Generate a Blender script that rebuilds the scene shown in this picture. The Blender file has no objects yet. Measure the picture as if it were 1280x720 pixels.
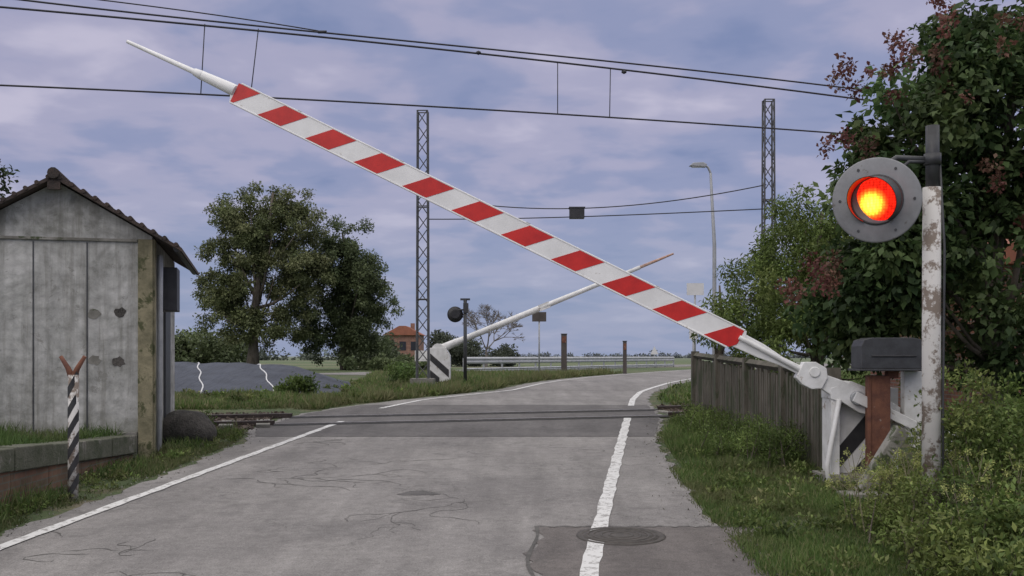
import bpy, bmesh, math, random
import numpy as np
from mathutils import Vector, Matrix
random.seed(7); RNG=np.random.default_rng(11)
sc=bpy.context.scene
sc.view_settings.view_transform='Standard'; sc.view_settings.look='None'; sc.view_settings.exposure=0
EYE=1.45
# ------------------------------------------------------------------ terrain profile (road climbs gently to the railway)
PY=[-40,24,33,40,4000]; PZ=[-1.56,0.36,0.56,0.60,0.60]
def zf(y): return np.interp(y,PY,PZ)
XL_T=([-10,8,12,16,18,21,23,25,29,36,47,60,80,120],[-4.6,-4.45,-4.2,-4.15,-4.6,-4.3,-3.6,-2.6,-.5,1.2,4.6,9.4,18,38])
XR_T=([-10,7.4,10.2,15.5,18,20.3,22.5,25,28,30,36,47,60,80,120],[1.75,1.8,1.85,2.2,2.65,3.0,3.1,3.3,3.85,4.5,6.5,10.2,15.4,25,45])
LL_T=([-10,8.3,12,20,22,25,29,36,47,60,80,120],[-4.4,-4.15,-3.83,-3.12,-2.9,-2.1,0.0,1.7,5.1,9.9,18.5,38.5])
RL_T=([-10,7.4,12,20.3,25,28,29.8,36,47,60,80,120],[.3,.55,1.17,2.3,2.95,3.5,4.0,5.95,9.6,14.8,24.4,44.4])
def xl(y): return np.interp(y,*XL_T)
def xr(y): return np.interp(y,*XR_T)
def railY(x): return 20.3+.24*x
def at(px,py,d): # unprojects image pixel coordinates -> world metres at distance d
    return Vector(((px-640)*d/1280., d, EYE+(445-py)*d/1280.))
# ------------------------------------------------------------------ materials
def newmat(name):
    m=bpy.data.materials.new(name); m.use_nodes=True
    nt=m.node_tree; b=nt.nodes['Principled BSDF']; return m,nt,b
def noise(nt,vec,scale,detail=6,rough=.6,dist=0):
    n=nt.nodes.new('ShaderNodeTexNoise'); n.inputs['Scale'].default_value=scale; n.inputs['Detail'].default_value=min(detail,5)
    n.inputs['Roughness'].default_value=rough; n.inputs['Distortion'].default_value=dist
    if vec is not None: nt.links.new(vec,n.inputs['Vector'])
    return n.outputs['Fac']
def ramp(nt,fac,stops,interp='LINEAR'):
    r=nt.nodes.new('ShaderNodeValToRGB'); r.color_ramp.interpolation=interp
    e=r.color_ramp.elements
    while len(e)>1: e.remove(e[-1])
    e[0].position=stops[0][0]; c=stops[0][1]; e[0].color=(c[0],c[1],c[2],1) if hasattr(c,'__len__') else (c,c,c,1)
    for p,c in stops[1:]:
        x=e.new(p); x.color=(c[0],c[1],c[2],1) if hasattr(c,'__len__') else (c,c,c,1)
    nt.links.new(fac,r.inputs['Fac']); return r.outputs['Color']
def mix(nt,fac,a,b,mode='MIX'):
    n=nt.nodes.new('ShaderNodeMix'); n.data_type='RGBA'; n.blend_type=mode
    for i,v in ((0,fac),(6,a),(7,b)):
        s=n.inputs[i]
        if isinstance(v,bpy.types.NodeSocket): nt.links.new(v,s)
        elif i==0: s.default_value=float(v)
        elif hasattr(v,'__len__'): s.default_value=(v[0],v[1],v[2],1)
        else: s.default_value=(v,v,v,1)
    return n.outputs[2]
def mathn(nt,op,a,b=None,clamp=False):
    n=nt.nodes.new('ShaderNodeMath'); n.operation=op; n.use_clamp=clamp
    for i,v in enumerate((a,b)):
        if v is None: continue
        if isinstance(v,bpy.types.NodeSocket): nt.links.new(v,n.inputs[i])
        else: n.inputs[i].default_value=v
    return n.outputs[0]
def coords(nt,scale=None,kind='Object'):
    t=nt.nodes.new('ShaderNodeTexCoord').outputs[kind]
    if scale:
        m=nt.nodes.new('ShaderNodeMapping'); m.inputs['Scale'].default_value=scale; nt.links.new(t,m.inputs['Vector']); return m.outputs[0]
    return t
def bump(nt,b,h,strength=.4,dist=.02):
    n=nt.nodes.new('ShaderNodeBump'); n.inputs['Strength'].default_value=strength; n.inputs['Distance'].default_value=dist
    nt.links.new(h,n.inputs['Height']); nt.links.new(n.outputs[0],b.inputs['Normal'])
def simple(name,c1,c2=None,scale=4,rough=.7,metal=0,bs=.25,bd=.01,c3=None,t3=.62,s3=2.5,stretch=None):
    m,nt,b=newmat(name); v=coords(nt,stretch)
    c2=c2 or tuple(x*.75 for x in c1)
    f=noise(nt,v,scale,8,.65)
    col=ramp(nt,f,[(.35,c2),(.62,c1)])
    if c3 is not None:
        g=noise(nt,v,s3,9,.7,.4); k=ramp(nt,g,[(t3,0.),(t3+.05,1.)])
        col=mix(nt,k,col,c3)
    nt.links.new(col,b.inputs['Base Color']); b.inputs['Roughness'].default_value=rough; b.inputs['Metallic'].default_value=metal
    if bs: bump(nt,b,noise(nt,v,scale*6,4,.7),bs,bd)
    return m
def asphalt(name,ca,cb,stain=.5):
    m,nt,b=newmat(name); v=coords(nt)
    big=noise(nt,v,.5,5,.65,.3)
    col=ramp(nt,big,[(.35,ca),(.65,cb)])
    st=noise(nt,coords(nt,(2.4,.3,1)),1.0,4,.6)
    col=mix(nt,.6,col,ramp(nt,st,[(.3,.66),(.7,1.2)]),'MULTIPLY')
    fine=noise(nt,v,80,2,.8)
    col=mix(nt,.8,col,ramp(nt,fine,[(.3,.55),(.7,1.35)]),'MULTIPLY')
    med=noise(nt,v,9,5,.8)
    col=mix(nt,.7,col,ramp(nt,med,[(.35,.75),(.62,1.12)]),'MULTIPLY')
    sp=noise(nt,v,1.3,5,.8,.3)
    col=mix(nt,ramp(nt,sp,[(.55,0.),(.68,stain)]),col,tuple(x*.5 for x in ca))
    nv=nt.nodes.new('ShaderNodeTexNoise'); nv.inputs['Scale'].default_value=2.6; nv.inputs['Detail'].default_value=5; nv.inputs['Roughness'].default_value=.7
    nt.links.new(v,nv.inputs['Vector'])
    vm=nt.nodes.new('ShaderNodeVectorMath'); vm.operation='MULTIPLY_ADD'
    nt.links.new(nv.outputs['Color'],vm.inputs[0]); vm.inputs[1].default_value=(.8,.8,0); nt.links.new(v,vm.inputs[2])
    vo=nt.nodes.new('ShaderNodeTexVoronoi'); vo.voronoi_dimensions='2D'; vo.feature='DISTANCE_TO_EDGE'; vo.inputs['Scale'].default_value=2.6
    nt.links.new(vm.outputs[0],vo.inputs['Vector'])
    ck=ramp(nt,vo.outputs['Distance'],[(0.,1.),(.05,0.)])
    mk=ramp(nt,noise(nt,v,.6,3,.6),[(.53,0.),(.62,.6)])
    col=mix(nt,mathn(nt,'MULTIPLY',ck,mk),col,(.08,.08,.075))
    nt.links.new(col,b.inputs['Base Color']); b.inputs['Roughness'].default_value=.9
    b.inputs['Specular IOR Level'].default_value=.25
    bump(nt,b,fine,.6,.01)
    return m
M_ROAD=asphalt('old_asphalt',(.205,.195,.192),(.285,.272,.264))
M_ROAD2=asphalt('crossing_asphalt',(.115,.109,.109),(.16,.152,.150))
M_ROAD3=asphalt('patch_asphalt',(.13,.119,.116),(.18,.163,.155))
def worn(name,paint,under,lo,sc_=14):
    m,nt,b=newmat(name); v=coords(nt)
    f=noise(nt,v,sc_,9,.75); k=ramp(nt,f,[(lo,0.),(lo+.07,1.)])
    col=mix(nt,k,under,mix(nt,noise(nt,v,2.2,4),tuple(x*.8 for x in paint),paint))
    nt.links.new(col,b.inputs['Base Color']); b.inputs['Roughness'].default_value=.7
    bump(nt,b,f,.2,.01); return m
M_LINE=worn('road_paint',(.70,.70,.69),(.28,.27,.26),.41)
M_WHITE=simple('white_paint',(.78,.78,.77),(.62,.62,.60),6,.45,0,.08,.004,(.40,.34,.28),.62,5)
M_BEAM=simple('beam_white_paint',(.85,.85,.84),(.74,.74,.73),3,.4,0,.05,.003,(.6,.57,.53),.64,6)
M_RED=simple('red_reflective',(.62,.022,.016),(.48,.015,.012),5,.4,0,.05,.003)
M_BLACK=simple('black_paint',(.025,.025,.027),(.04,.04,.042),8,.5)
M_CRACK=simple('crack_filler',(.10,.096,.09),(.06,.058,.055),8,.9,0,0)
M_DARK=simple('dark_grey_metal',(.065,.068,.072),(.045,.045,.048),7,.5,.2)
M_RUST=simple('rusty_steel',(.20,.085,.05),(.12,.05,.035),9,.85,0,.5,.01,(.35,.3,.27),.66,4)
M_STEEL=simple('galvanised_steel',(.42,.43,.44),(.32,.33,.34),5,.5,.3)
M_RAILING=simple('pale_guardrail',(.50,.51,.53),(.38,.39,.41),3,.6,0)
M_MAST=simple('mast_steel',(.12,.125,.13),(.08,.08,.082),5,.7,.2)
M_WIRE=simple('wire_metal',(.045,.045,.05),(.035,.035,.04),5,.6,.3,0)
M_RAIL=simple('rail_steel',(.10,.08,.07),(.06,.045,.04),9,.5,.5)
M_RAILTOP=simple('rail_top',(.30,.28,.27),(.2,.19,.18),9,.4,.6)
M_GROOVE=simple('flangeway_rubber',(.02,.02,.02),(.03,.03,.03),9,.9)
M_BALLAST=simple('ballast_stone',(.24,.185,.15),(.09,.07,.055),22,.95,0,1.,.05)
M_CONC=simple('old_concrete',(.27,.26,.235),(.15,.145,.125),3.5,.9,0,.5,.02,(.06,.075,.035),.57,2.2)
M_MOSSC=simple('mossy_concrete',(.13,.13,.10),(.065,.075,.045),4,.95,0,.6,.03,(.20,.19,.165),.58,3)
M_FENCE=simple('weathered_fence',(.135,.122,.098),(.07,.064,.05),3,.9,0,.5,.015,(.06,.068,.04),.52,2.5,(1.5,1.5,.5))
M_STONE=simple('rough_stone',(.12,.11,.10),(.05,.047,.042),5,.95,0,1,.06)
M_MANHOLE=simple('cast_iron',(.09,.08,.072),(.05,.045,.04),12,.7,.2,.5,.01)
M_BARK=simple('bark',(.17,.145,.115),(.09,.075,.058),8,.95,0,.9,.04,None,.6,2,(1,1,.25))
M_ROOF=simple('dark_roof_tiles',(.085,.06,.05),(.04,.033,.03),7,.9,0,.6,.03)
M_ROOFR=simple('red_roof_tiles',(.34,.13,.08),(.25,.10,.065),2,.9)
M_GLASS=simple('window_glass',(.03,.035,.04),(.02,.02,.025),1,.1,0,0)
M_POST=worn('peeling_white_paint',(.68,.66,.63),(.20,.16,.13),.45,5)
M_SIGN=simple('sign_white',(.7,.7,.7),(.62,.62,.62),3,.5)
M_SIGNB=simple('sign_back_brown',(.085,.07,.062),(.06,.05,.045),3,.6)
M_ORANGE=simple('rusty_orange',(.38,.15,.07),(.6,.5,.45),3,.8)
def brick(name,c1=(.34,.15,.10),c2=(.26,.12,.08),mo=(.27,.25,.22)):
    m,nt,b=newmat(name); t=coords(nt)
    sp=nt.nodes.new('ShaderNodeSeparateXYZ'); nt.links.new(t,sp.inputs[0])
    cb=nt.nodes.new('ShaderNodeCombineXYZ'); nt.links.new(mathn(nt,'ADD',sp.outputs[0],sp.outputs[1]),cb.inputs[0]); nt.links.new(sp.outputs[2],cb.inputs[1])
    br=nt.nodes.new('ShaderNodeTexBrick'); nt.links.new(cb.outputs[0],br.inputs['Vector'])
    br.inputs['Scale'].default_value=1; br.inputs['Brick Width'].default_value=.25; br.inputs['Row Height'].default_value=.07; br.inputs['Mortar Size'].default_value=.008
    br.inputs['Color1'].default_value=(*c1,1); br.inputs['Color2'].default_value=(*c2,1); br.inputs['Mortar'].default_value=(*mo,1)
    col=mix(nt,.7,br.outputs['Color'],ramp(nt,noise(nt,t,3,8,.7),[(.3,.4),(.65,1.2)]),'MULTIPLY')
    nt.links.new(col,b.inputs['Base Color']); b.inputs['Roughness'].default_value=.9
    bump(nt,b,br.outputs['Fac'],-.5,.01); return m
M_BRICK=brick('brickwork'); M_BRICKD=brick('mossy_brick',(.22,.12,.08),(.14,.10,.065),(.15,.14,.11))
def plaster():
    m,nt,b=newmat('weathered_plaster'); v=coords(nt)
    f=noise(nt,v,2.0,9,.75,.3)
    col=ramp(nt,f,[(.32,(.22,.22,.20)),(.46,(.38,.38,.36)),(.62,(.53,.525,.505))])
    vo=nt.nodes.new('ShaderNodeTexVoronoi'); vo.inputs['Scale'].default_value=7; vo.inputs['Randomness'].default_value=.45
    nt.links.new(v,vo.inputs['Vector'])
    blot=ramp(nt,vo.outputs['Distance'],[(.2,1.10),(.62,.76)])
    col=mix(nt,mathn(nt,'MULTIPLY',noise(nt,v,1.3,3),1.3),col,blot,'MULTIPLY')
    st=noise(nt,coords(nt,(5,5,.35)),1.6,6,.7)
    col=mix(nt,ramp(nt,st,[(.48,0.),(.70,.65)]),col,(.15,.145,.12))
    pt=noise(nt,v,3.1,5,.8,.5)
    col=mix(nt,ramp(nt,pt,[(.60,0.),(.64,.55)]),col,(.20,.195,.175))
    sp=nt.nodes.new('ShaderNodeSeparateXYZ'); nt.links.new(v,sp.inputs[0])
    low=ramp(nt,mathn(nt,'ADD',sp.outputs[2],mathn(nt,'MULTIPLY',noise(nt,v,3,5),.6)),[(.62,.7),(.95,0.)])
    col=mix(nt,low,col,(.12,.125,.085))
    nt.links.new(col,b.inputs['Base Color']); b.inputs['Roughness'].default_value=.92
    bump(nt,b,noise(nt,v,18,8,.7),.5,.02); return m
M_PLAST=plaster()
M_PIL=simple('mossy_plaster',(.28,.25,.16),(.14,.13,.08),4,.95,0,.5,.02,(.08,.085,.04),.55,3)
def leafmat(name,trans=.3,rough=.55):
    m,nt,b=newmat(name)
    a=nt.nodes.new('ShaderNodeAttribute'); a.attribute_name='tint'
    nt.links.new(a.outputs['Color'],b.inputs['Base Color']); b.inputs['Roughness'].default_value=rough
    b.inputs['Specular IOR Level'].default_value=.25
    tr=nt.nodes.new('ShaderNodeBsdfTranslucent'); nt.links.new(a.outputs['Color'],tr.inputs['Color'])
    mx=nt.nodes.new('ShaderNodeMixShader'); mx.inputs[0].default_value=trans
    out=nt.nodes['Material Output']
    nt.links.new(b.outputs[0],mx.inputs[1]); nt.links.new(tr.outputs[0],mx.inputs[2]); nt.links.new(mx.outputs[0],out.inputs['Surface'])
    return m
M_LEAF=leafmat('foliage_leaf',.32); M_GRASS=leafmat('grass_blades',.3,.6)
def groundmat():
    m,nt,b=newmat('ground_soil_grass'); v=coords(nt)
    f=noise(nt,v,1.4,5,.75,.3)
    col=ramp(nt,f,[(.34,(.045,.07,.024)),(.5,(.065,.09,.032)),(.60,(.12,.11,.065)),(.70,(.17,.145,.105))])
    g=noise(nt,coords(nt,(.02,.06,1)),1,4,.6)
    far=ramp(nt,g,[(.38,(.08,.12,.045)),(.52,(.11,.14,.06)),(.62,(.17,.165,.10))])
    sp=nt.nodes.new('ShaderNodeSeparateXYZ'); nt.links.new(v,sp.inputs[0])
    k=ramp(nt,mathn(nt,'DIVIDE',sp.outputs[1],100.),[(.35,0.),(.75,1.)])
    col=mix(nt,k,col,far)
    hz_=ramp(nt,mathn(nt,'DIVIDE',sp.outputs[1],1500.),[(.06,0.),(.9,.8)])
    col=mix(nt,hz_,col,(.24,.27,.30))  # distance haze painted into the ground colour
    col=mix(nt,.7,col,ramp(nt,noise(nt,v,25,4,.8),[(.3,.45),(.7,1.4)]),'MULTIPLY')
    nt.links.new(col,b.inputs['Base Color']); b.inputs['Roughness'].default_value=.95
    bump(nt,b,noise(nt,v,9,4,.75),.8,.06); return m
M_GROUND=groundmat()
def tarp():
    m,nt,b=newmat('dark_plastic_sheet'); v=coords(nt)
    f=noise(nt,v,1.0,5,.6)
    col=ramp(nt,f,[(.3,(.026,.031,.043)),(.6,(.055,.064,.086))])
    nt.links.new(col,b.inputs['Base Color']); b.inputs['Roughness'].default_value=.55; b.inputs['Specular IOR Level'].default_value=.22
    bump(nt,b,noise(nt,coords(nt,(2.2,.35,1)),2.2,5,.6,.6),.8,.14); return m
M_TARP=tarp()
# ------------------------------------------------------------------ mesh builder
class MB:
    def __init__(s): s.v=[];s.f=[];s.m=[];s.sm=[];s.mats=[];s.M=Matrix.Identity(4)
    def mi(s,m):
        if m not in s.mats: s.mats.append(m)
        return s.mats.index(m)
    def add(s,vs,fs,mat,smooth=False):
        o=len(s.v); s.v+=[tuple(s.M@Vector(p)) for p in vs]; i=s.mi(mat)
        for k,f in enumerate(fs):
            s.f.append([o+j for j in f]); s.m.append(i); s.sm.append(smooth if isinstance(smooth,bool) else smooth[k])
    def box(s,c,d,mat,R=None):
        c=Vector(c); vs=[]
        for x in(-.5,.5):
            for y in(-.5,.5):
                for z in(-.5,.5):
                    p=Vector((x*d[0],y*d[1],z*d[2]))
                    if R: p=R@p
                    vs.append(c+p)
        s.add(vs,[(0,1,3,2),(4,6,7,5),(0,4,5,1),(2,3,7,6),(0,2,6,4),(1,5,7,3)],mat)
    def prism(s,poly,y0,y1,mat): # poly in xz
        n=len(poly); vs=[(a,y0,b) for a,b in poly]+[(a,y1,b) for a,b in poly]
        s.add(vs,[list(range(n)),list(range(2*n-1,n-1,-1))]+[(i,(i+1)%n,n+(i+1)%n,n+i) for i in range(n)],mat)
    def tube(s,pts,rad,mat,n=8,cap=True):
        pts=[Vector(p) for p in pts]
        if not hasattr(rad,'__len__'): rad=[rad]*len(pts)
        vs=[];fs=[];sm=[]
        t0=(pts[1]-pts[0]).normalized(); up=Vector((0,0,1)) if abs(t0.z)<.9 else Vector((0,1,0))
        a=t0.cross(up).normalized()
        for i,p in enumerate(pts):
            t=(pts[min(i+1,len(pts)-1)]-pts[max(i-1,0)]).normalized()
            a=(a-t*a.dot(t)).normalized(); b=t.cross(a)
            for k in range(n):
                th=2*math.pi*k/n; vs.append(p+(a*math.cos(th)+b*math.sin(th))*rad[i])
        for i in range(len(pts)-1):
            for k in range(n):
                k2=(k+1)%n; fs.append((i*n+k,i*n+k2,(i+1)*n+k2,(i+1)*n+k)); sm.append(n>4)
        if cap:
            fs.append(list(range(n))[::-1]); fs.append([(len(pts)-1)*n+k for k in range(n)]); sm+=[False,False]
        s.add(vs,fs,mat,sm)
    def lathe(s,c,axis,prof,mat,n=28,caps=(True,True)):
        c=Vector(c); ax=Vector(axis).normalized(); u=ax.orthogonal().normalized(); w=ax.cross(u)
        vs=[];fs=[];sm=[]
        for r,h in prof:
            for k in range(n):
                th=2*math.pi*k/n; vs.append(c+ax*h+(u*math.cos(th)+w*math.sin(th))*r)
        for i in range(len(prof)-1):
            for k in range(n):
                k2=(k+1)%n; fs.append((i*n+k,i*n+k2,(i+1)*n+k2,(i+1)*n+k)); sm.append(True)
        if caps[0]: fs.append(list(range(n))[::-1]); sm.append(False)
        if caps[1]: fs.append([(len(prof)-1)*n+k for k in range(n)]); sm.append(False)
        s.add(vs,fs,mat,sm)
    def obj(s,name,parent=None,bevel=0,fix=True):
        me=bpy.data.meshes.new(name); me.from_pydata(s.v,[],s.f)
        for m in s.mats: me.materials.append(m)
        me.polygons.foreach_set('material_index',s.m); me.polygons.foreach_set('use_smooth',s.sm); me.update()
        if fix:
            bm=bmesh.new(); bm.from_mesh(me); bmesh.ops.recalc_face_normals(bm,faces=bm.faces); bm.to_mesh(me); bm.free()
        o=bpy.data.objects.new(name,me); sc.collection.objects.link(o)
        if parent: o.parent=parent; o.matrix_parent_inverse=Matrix.Translation(-parent.location)
        if bevel:
            b=o.modifiers.new('bevel','BEVEL'); b.width=bevel; b.segments=2; b.limit_method='ANGLE'; b.angle_limit=math.radians(50)
        return o
def empty(name,loc):
    e=bpy.data.objects.new(name,None); e.location=loc; e.empty_display_size=.3; sc.collection.objects.link(e); return e
def Z(y): return float(zf(y))
# ------------------------------------------------------------------ ground, roads
ys=sorted(set(list(range(-40,0,8))+list(range(0,60))+[60,70,85,100,130,170,230,320,450,700,1100,1800,3000,4000]))
xs=[-4000,-2000,-900,-400,-180,-90,-50,-30,-20,-12,-6,-3,0,3,6,12,20,30,50,90,180,400,900,2000,4000]
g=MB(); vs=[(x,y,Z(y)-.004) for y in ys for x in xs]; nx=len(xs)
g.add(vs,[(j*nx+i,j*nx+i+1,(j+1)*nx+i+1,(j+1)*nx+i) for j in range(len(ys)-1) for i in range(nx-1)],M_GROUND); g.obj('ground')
def strip(name,fa,fb,y0,y1,dz,mat,step=.5,jag=0):
    b=MB(); yy=np.unique(np.concatenate([np.arange(y0,y1,step),[y1]]))
    if y0<24<y1: yy=np.unique(np.append(yy,24.))
    vs=[]
    for y in yy:
        ja=jag*(math.sin(y*5.3)+math.sin(y*13.7+1)+.6*math.sin(y*29+2)); jb=jag*(math.sin(y*6.1+2)+math.sin(y*11.9)+.6*math.sin(y*31))
        vs+=[(float(fa(y))+ja,y,Z(y)+dz),(float(fb(y))+jb,y,Z(y)+dz)]
    b.add(vs,[(2*i,2*i+1,2*i+3,2*i+2) for i in range(len(yy)-1)],mat); return b.obj(name)
strip('road',xl,xr,-10,120,.004,M_ROAD,.2,.035)
strip('crossing_road_surface',lambda y:xl(y)+.12,lambda y:xr(y)-.08,16.6,23.2,.008,M_ROAD2,.2,.015)
strip('asphalt_patch',lambda y:.02+.02*y+.04*math.sin(y*3),lambda y:xr(y)+.35,-2,9.15,.009,M_ROAD3,.1,.03)
strip('road_marking',lambda y:np.interp(y,*LL_T)-.06,lambda y:np.interp(y,*LL_T)+.06,-5,19.2,.013,M_LINE,.25,.006)
strip('road_marking',lambda y:np.interp(y,*LL_T)-.06,lambda y:np.interp(y,*LL_T)+.06,22.2,100,.013,M_LINE,.5)
strip('road_marking',lambda y:np.interp(y,*RL_T)-.07,lambda y:np.interp(y,*RL_T)+.07,-5,19.9,.013,M_LINE,.25,.006)
strip('road_marking',lambda y:np.interp(y,*RL_T)-.07,lambda y:np.interp(y,*RL_T)+.07,22.9,100,.013,M_LINE,.5)
strip('patch_seam',lambda y:-.01+.02*y+.04*math.sin(y*3),lambda y:.02+.02*y+.04*math.sin(y*3),-2,9.15,.012,M_CRACK,.1,.003)
b=MB(); pts=[]
for i in range(40):
    x=.2+i*(1.95-.2)/39; y=9.16+.03*math.sin(i*1.3)+.02*math.sin(i*3.1); pts.append((x,y))
b.add([(x,y-.014,Z(y)+.012) for x,y in pts]+[(x,y+.014,Z(y)+.012) for x,y in pts],[(i,i+1,41+i,40+i) for i in range(39)],M_CRACK); b.obj('patch_seam')
# cracks in the old surface: thin ribbons that wander and fork
ck=MB(); cr=random.Random(33)
def crack(x,y,a,n,w,dep=0):
    pts=[]
    for i in range(n):
        pts.append((x,y,a)); a+=cr.gauss(0,.5); st=cr.uniform(.04,.10); x+=math.cos(a)*st; y+=math.sin(a)*st
        if dep<2 and cr.random()<.07: crack(x,y,a+cr.choice((-1,1))*cr.uniform(.7,1.3),int(n*.4)+2,w*.75,dep+1)
        if y>16.4 or y<5 or x<float(xl(y))+.15 or x>float(xr(y))-.1: break
    if len(pts)<3: return
    vs=[]
    for i,(px,py,pa) in enumerate(pts):
        ww=w*(.35+.8*cr.random())*(1 if 0<i<len(pts)-1 else .2); ww*=(1+.8*abs(math.cos(pa)))
        dx,dy=-math.sin(pa)*ww/2,math.cos(pa)*ww/2
        vs+=[(px+dx,py+dy,Z(py+dy)+.0065),(px-dx,py-dy,Z(py-dy)+.0065)]
    ck.add(vs,[(2*i,2*i+1,2*i+3,2*i+2) for i in range(len(pts)-1)],M_CRACK)
for _ in range(12): crack(cr.uniform(-3.0,-1.8),cr.uniform(10.5,14.2),cr.uniform(0,6.28),cr.randint(6,16),.012)
for _ in range(7): crack(cr.uniform(-3.9,-2.6),cr.uniform(7.0,8.8),cr.uniform(0,6.28),cr.randint(6,14),.009)
for _ in range(5): crack(cr.uniform(-1.3,1.5),cr.uniform(9.8,16),cr.choice((0,1.57,3.1,4.7))+cr.uniform(-.4,.4),cr.randint(8,18),.009)
crack(-3.3,15.6,0.05,50,.02); crack(-.3,9.3,1.5,50,.009)
ck.obj('road_cracks',None,0,False)
def patchpoly(name,cx,cy,rx,ry,seed,mat,dz):
    rr=random.Random(seed); n=30; b=MB(); vs=[]
    for i in range(n):
        a=2*math.pi*i/n; k=.8+.25*rr.random()+.15*math.sin(3*a+seed); x=cx+rx*k*math.cos(a); y=cy+ry*k*math.sin(a); vs.append((x,y,Z(y)+dz))
    vs.append((cx,cy,Z(cy)+dz)); b.add(vs,[(i,(i+1)%n,n) for i in range(n)],mat); b.obj(name)
patchpoly('asphalt_patch',-1.0,11.0,.22,.16,3,M_ROAD2,.0075)
# manhole
b=MB(); my=8.75; mx_=.93; sl=Matrix.Rotation(math.atan(.03),4,'X')
b.M=Matrix.Translation((mx_,my,Z(my)+.01))@sl
b.lathe((0,0,0),(0,0,1),[(.38,-.02),(.38,.006),(.34,.006),(.335,.001),(.32,.001),(.318,.007),(.05,.008)],M_MANHOLE,48)
for r in(.1,.17,.24,.29):
    b.lathe((0,0,0),(0,0,1),[(r-.012,.006),(r-.01,.012),(r+.01,.012),(r+.012,.006)],M_MANHOLE,40,(False,False))
b.obj('manhole_cover')
# railway track
def rstrip(b,off0,off1,x0,x1,dz,mat,h=None):
    n=120; vs=[]
    for i in range(n+1):
        x=x0+(x1-x0)*i/n
        for o in(off0,off1):
            y=railY(x)+o; vs.append((x,y,Z(y)+dz))
    if h is None: b.add(vs,[(2*i,2*i+1,2*i+3,2*i+2) for i in range(n)],mat)
    else:
        m=len(vs); vs+=[(p[0],p[1],p[2]-h) for p in vs]
        fs=[(2*i,2*i+1,2*i+3,2*i+2) for i in range(n)]+[(2*i,2*i+2,m+2*i+2,m+2*i) for i in range(n)]+[(2*i+1,m+2*i+1,m+2*i+3,2*i+3) for i in range(n)]
        b.add(vs,fs,mat)
tr=empty('railway_track',(0,20.3,.25))
rs=random.Random(8)
for (x0,x1) in ((-40,-4.65),(3.25,40)):
    b=MB(); rstrip(b,-1.7,1.7,x0,x1,.02,M_BALLAST,.1)
    for _ in range(3600):
        x=x0+(x1-x0)*rs.random() if rs.random()<.3 else (rs.uniform(-11,-4.5) if x0<0 else rs.uniform(3.2,9)); y=railY(x)+rs.uniform(-1.9,1.9); s=rs.uniform(.02,.055)
        p=[Vector((rs.gauss(0,1),rs.gauss(0,1),rs.gauss(0,1))).normalized()*s for _ in range(4)]
        b.add([Vector((x,y,Z(y)+.025))+q for q in p],[(0,1,2),(0,2,3),(0,3,1),(1,3,2)],M_BALLAST)
    b.obj('ballast',tr)
    b=MB(); x=x0
    while x<x1:
        y=railY(x); b.box((x,y,Z(y)-.005),(.24,2.4,.07),M_CONC,Matrix.Rotation(math.atan(.24),3,'Z')); x+=.62
    b.obj('sleepers',tr)
for o in(-.75,.75):
    b=MB(); rstrip(b,o-.045,o+.045,-40,-4.3,.09,M_RAIL,.09); rstrip(b,o-.045,o+.045,3.1,40,.09,M_RAIL,.09)
    b.obj('rail',tr)
    b=MB(); rstrip(b,o-.035,o+.035,-4.3,3.1,.032,M_RAILTOP,.03); rstrip(b,o-.22,o-.04,-4.3,3.1,.014,M_GROOVE); rstrip(b,o+.04,o+.17,-4.3,3.1,.014,M_GROOVE); b.obj('crossing_rail',tr)
# ------------------------------------------------------------------ wires
wire=MB()
def dr(px,off=0):
    u=(px-640)/1280; return (20.3+off)/(1-.24*u)
def cat(pts,r,off=0):
    px=np.array([p[0] for p in pts],float); py=np.array([p[1] for p in pts],float)
    co=np.polyfit(px,py,min(3,len(pts)-1)); X=np.linspace(px[0],px[-1],26)
    wire.tube([at(x,float(np.polyval(co,x)),dr(x,off)) for x in X],r,M_WIRE,6)
cat([(-260,-14),(0,12),(200,26),(400,43),(640,72),(850,98),(1060,121),(1320,158)],.019)
cat([(-260,-40),(10,1),(200,19),(400,38),(640,64),(850,87),(1060,111),(1320,145)],.017,.1)
cat([(-60,-22),(110,-2),(250,16),(400,39)],.012,.15)
cat([(-260,96),(0,108),(400,124),(760,147),(1060,168),(1320,188)],.017)
for (a,bb,c,d_) in ((256,30,251,117),(323,36,313,121),(697,78,697,142),(763,86,762,147)):
    wire.tube([at(a,bb,dr(a)),at((a+c)/2,(bb+d_)/2,dr(a)),at(c,d_,dr(c))],.010,M_WIRE,5)
wire.lathe(at(403,40,dr(403)),(1,0,0),[(.03,-.08),(.03,.08)],M_WIRE,8)
for px_,py_ in ((598,66),(780,90)): wire.lathe(at(px_,py_,dr(px_)),(1,0,0),[(.02,-.05),(.045,0),(.02,.05)],M_WIRE,8)
wire.obj('overhead_wires')
def lattice(name,px,top,d,w=.33,taper=.8):
    b=MB(); X=(px-640)*d/1280; zt=EYE+(445-top)*d/1280; z0=Z(d)-.1; H=zt-z0; n=int(H/.42)
    def cor(k,t):
        ww=w*(1+(taper-1)*t)/2; sx,sy=[(-1,-1),(1,-1),(1,1),(-1,1)][k]; return Vector((X+sx*ww,d+sy*ww,z0+H*t))
    for k in range(4): b.tube([cor(k,0),cor(k,1)],.026,M_MAST,4)
    for i in range(n):
        for k in range(4):
            k2=(k+1)%4; a,c=i/n,(i+1)/n
            p=(cor(k,a),cor(k2,c)) if i%2==0 else (cor(k2,a),cor(k,c))
            b.tube(p,.014,M_MAST,4,False)
    for t in (0.999,.66,.33,.02):
        for k in range(4): b.tube((cor(k,t),cor((k+1)%4,t)),.018,M_MAST,4,False)
    b.box((X,d,z0+.15),(w*2,w*2,.5),M_CONC)
    return b.obj(name)
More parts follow.
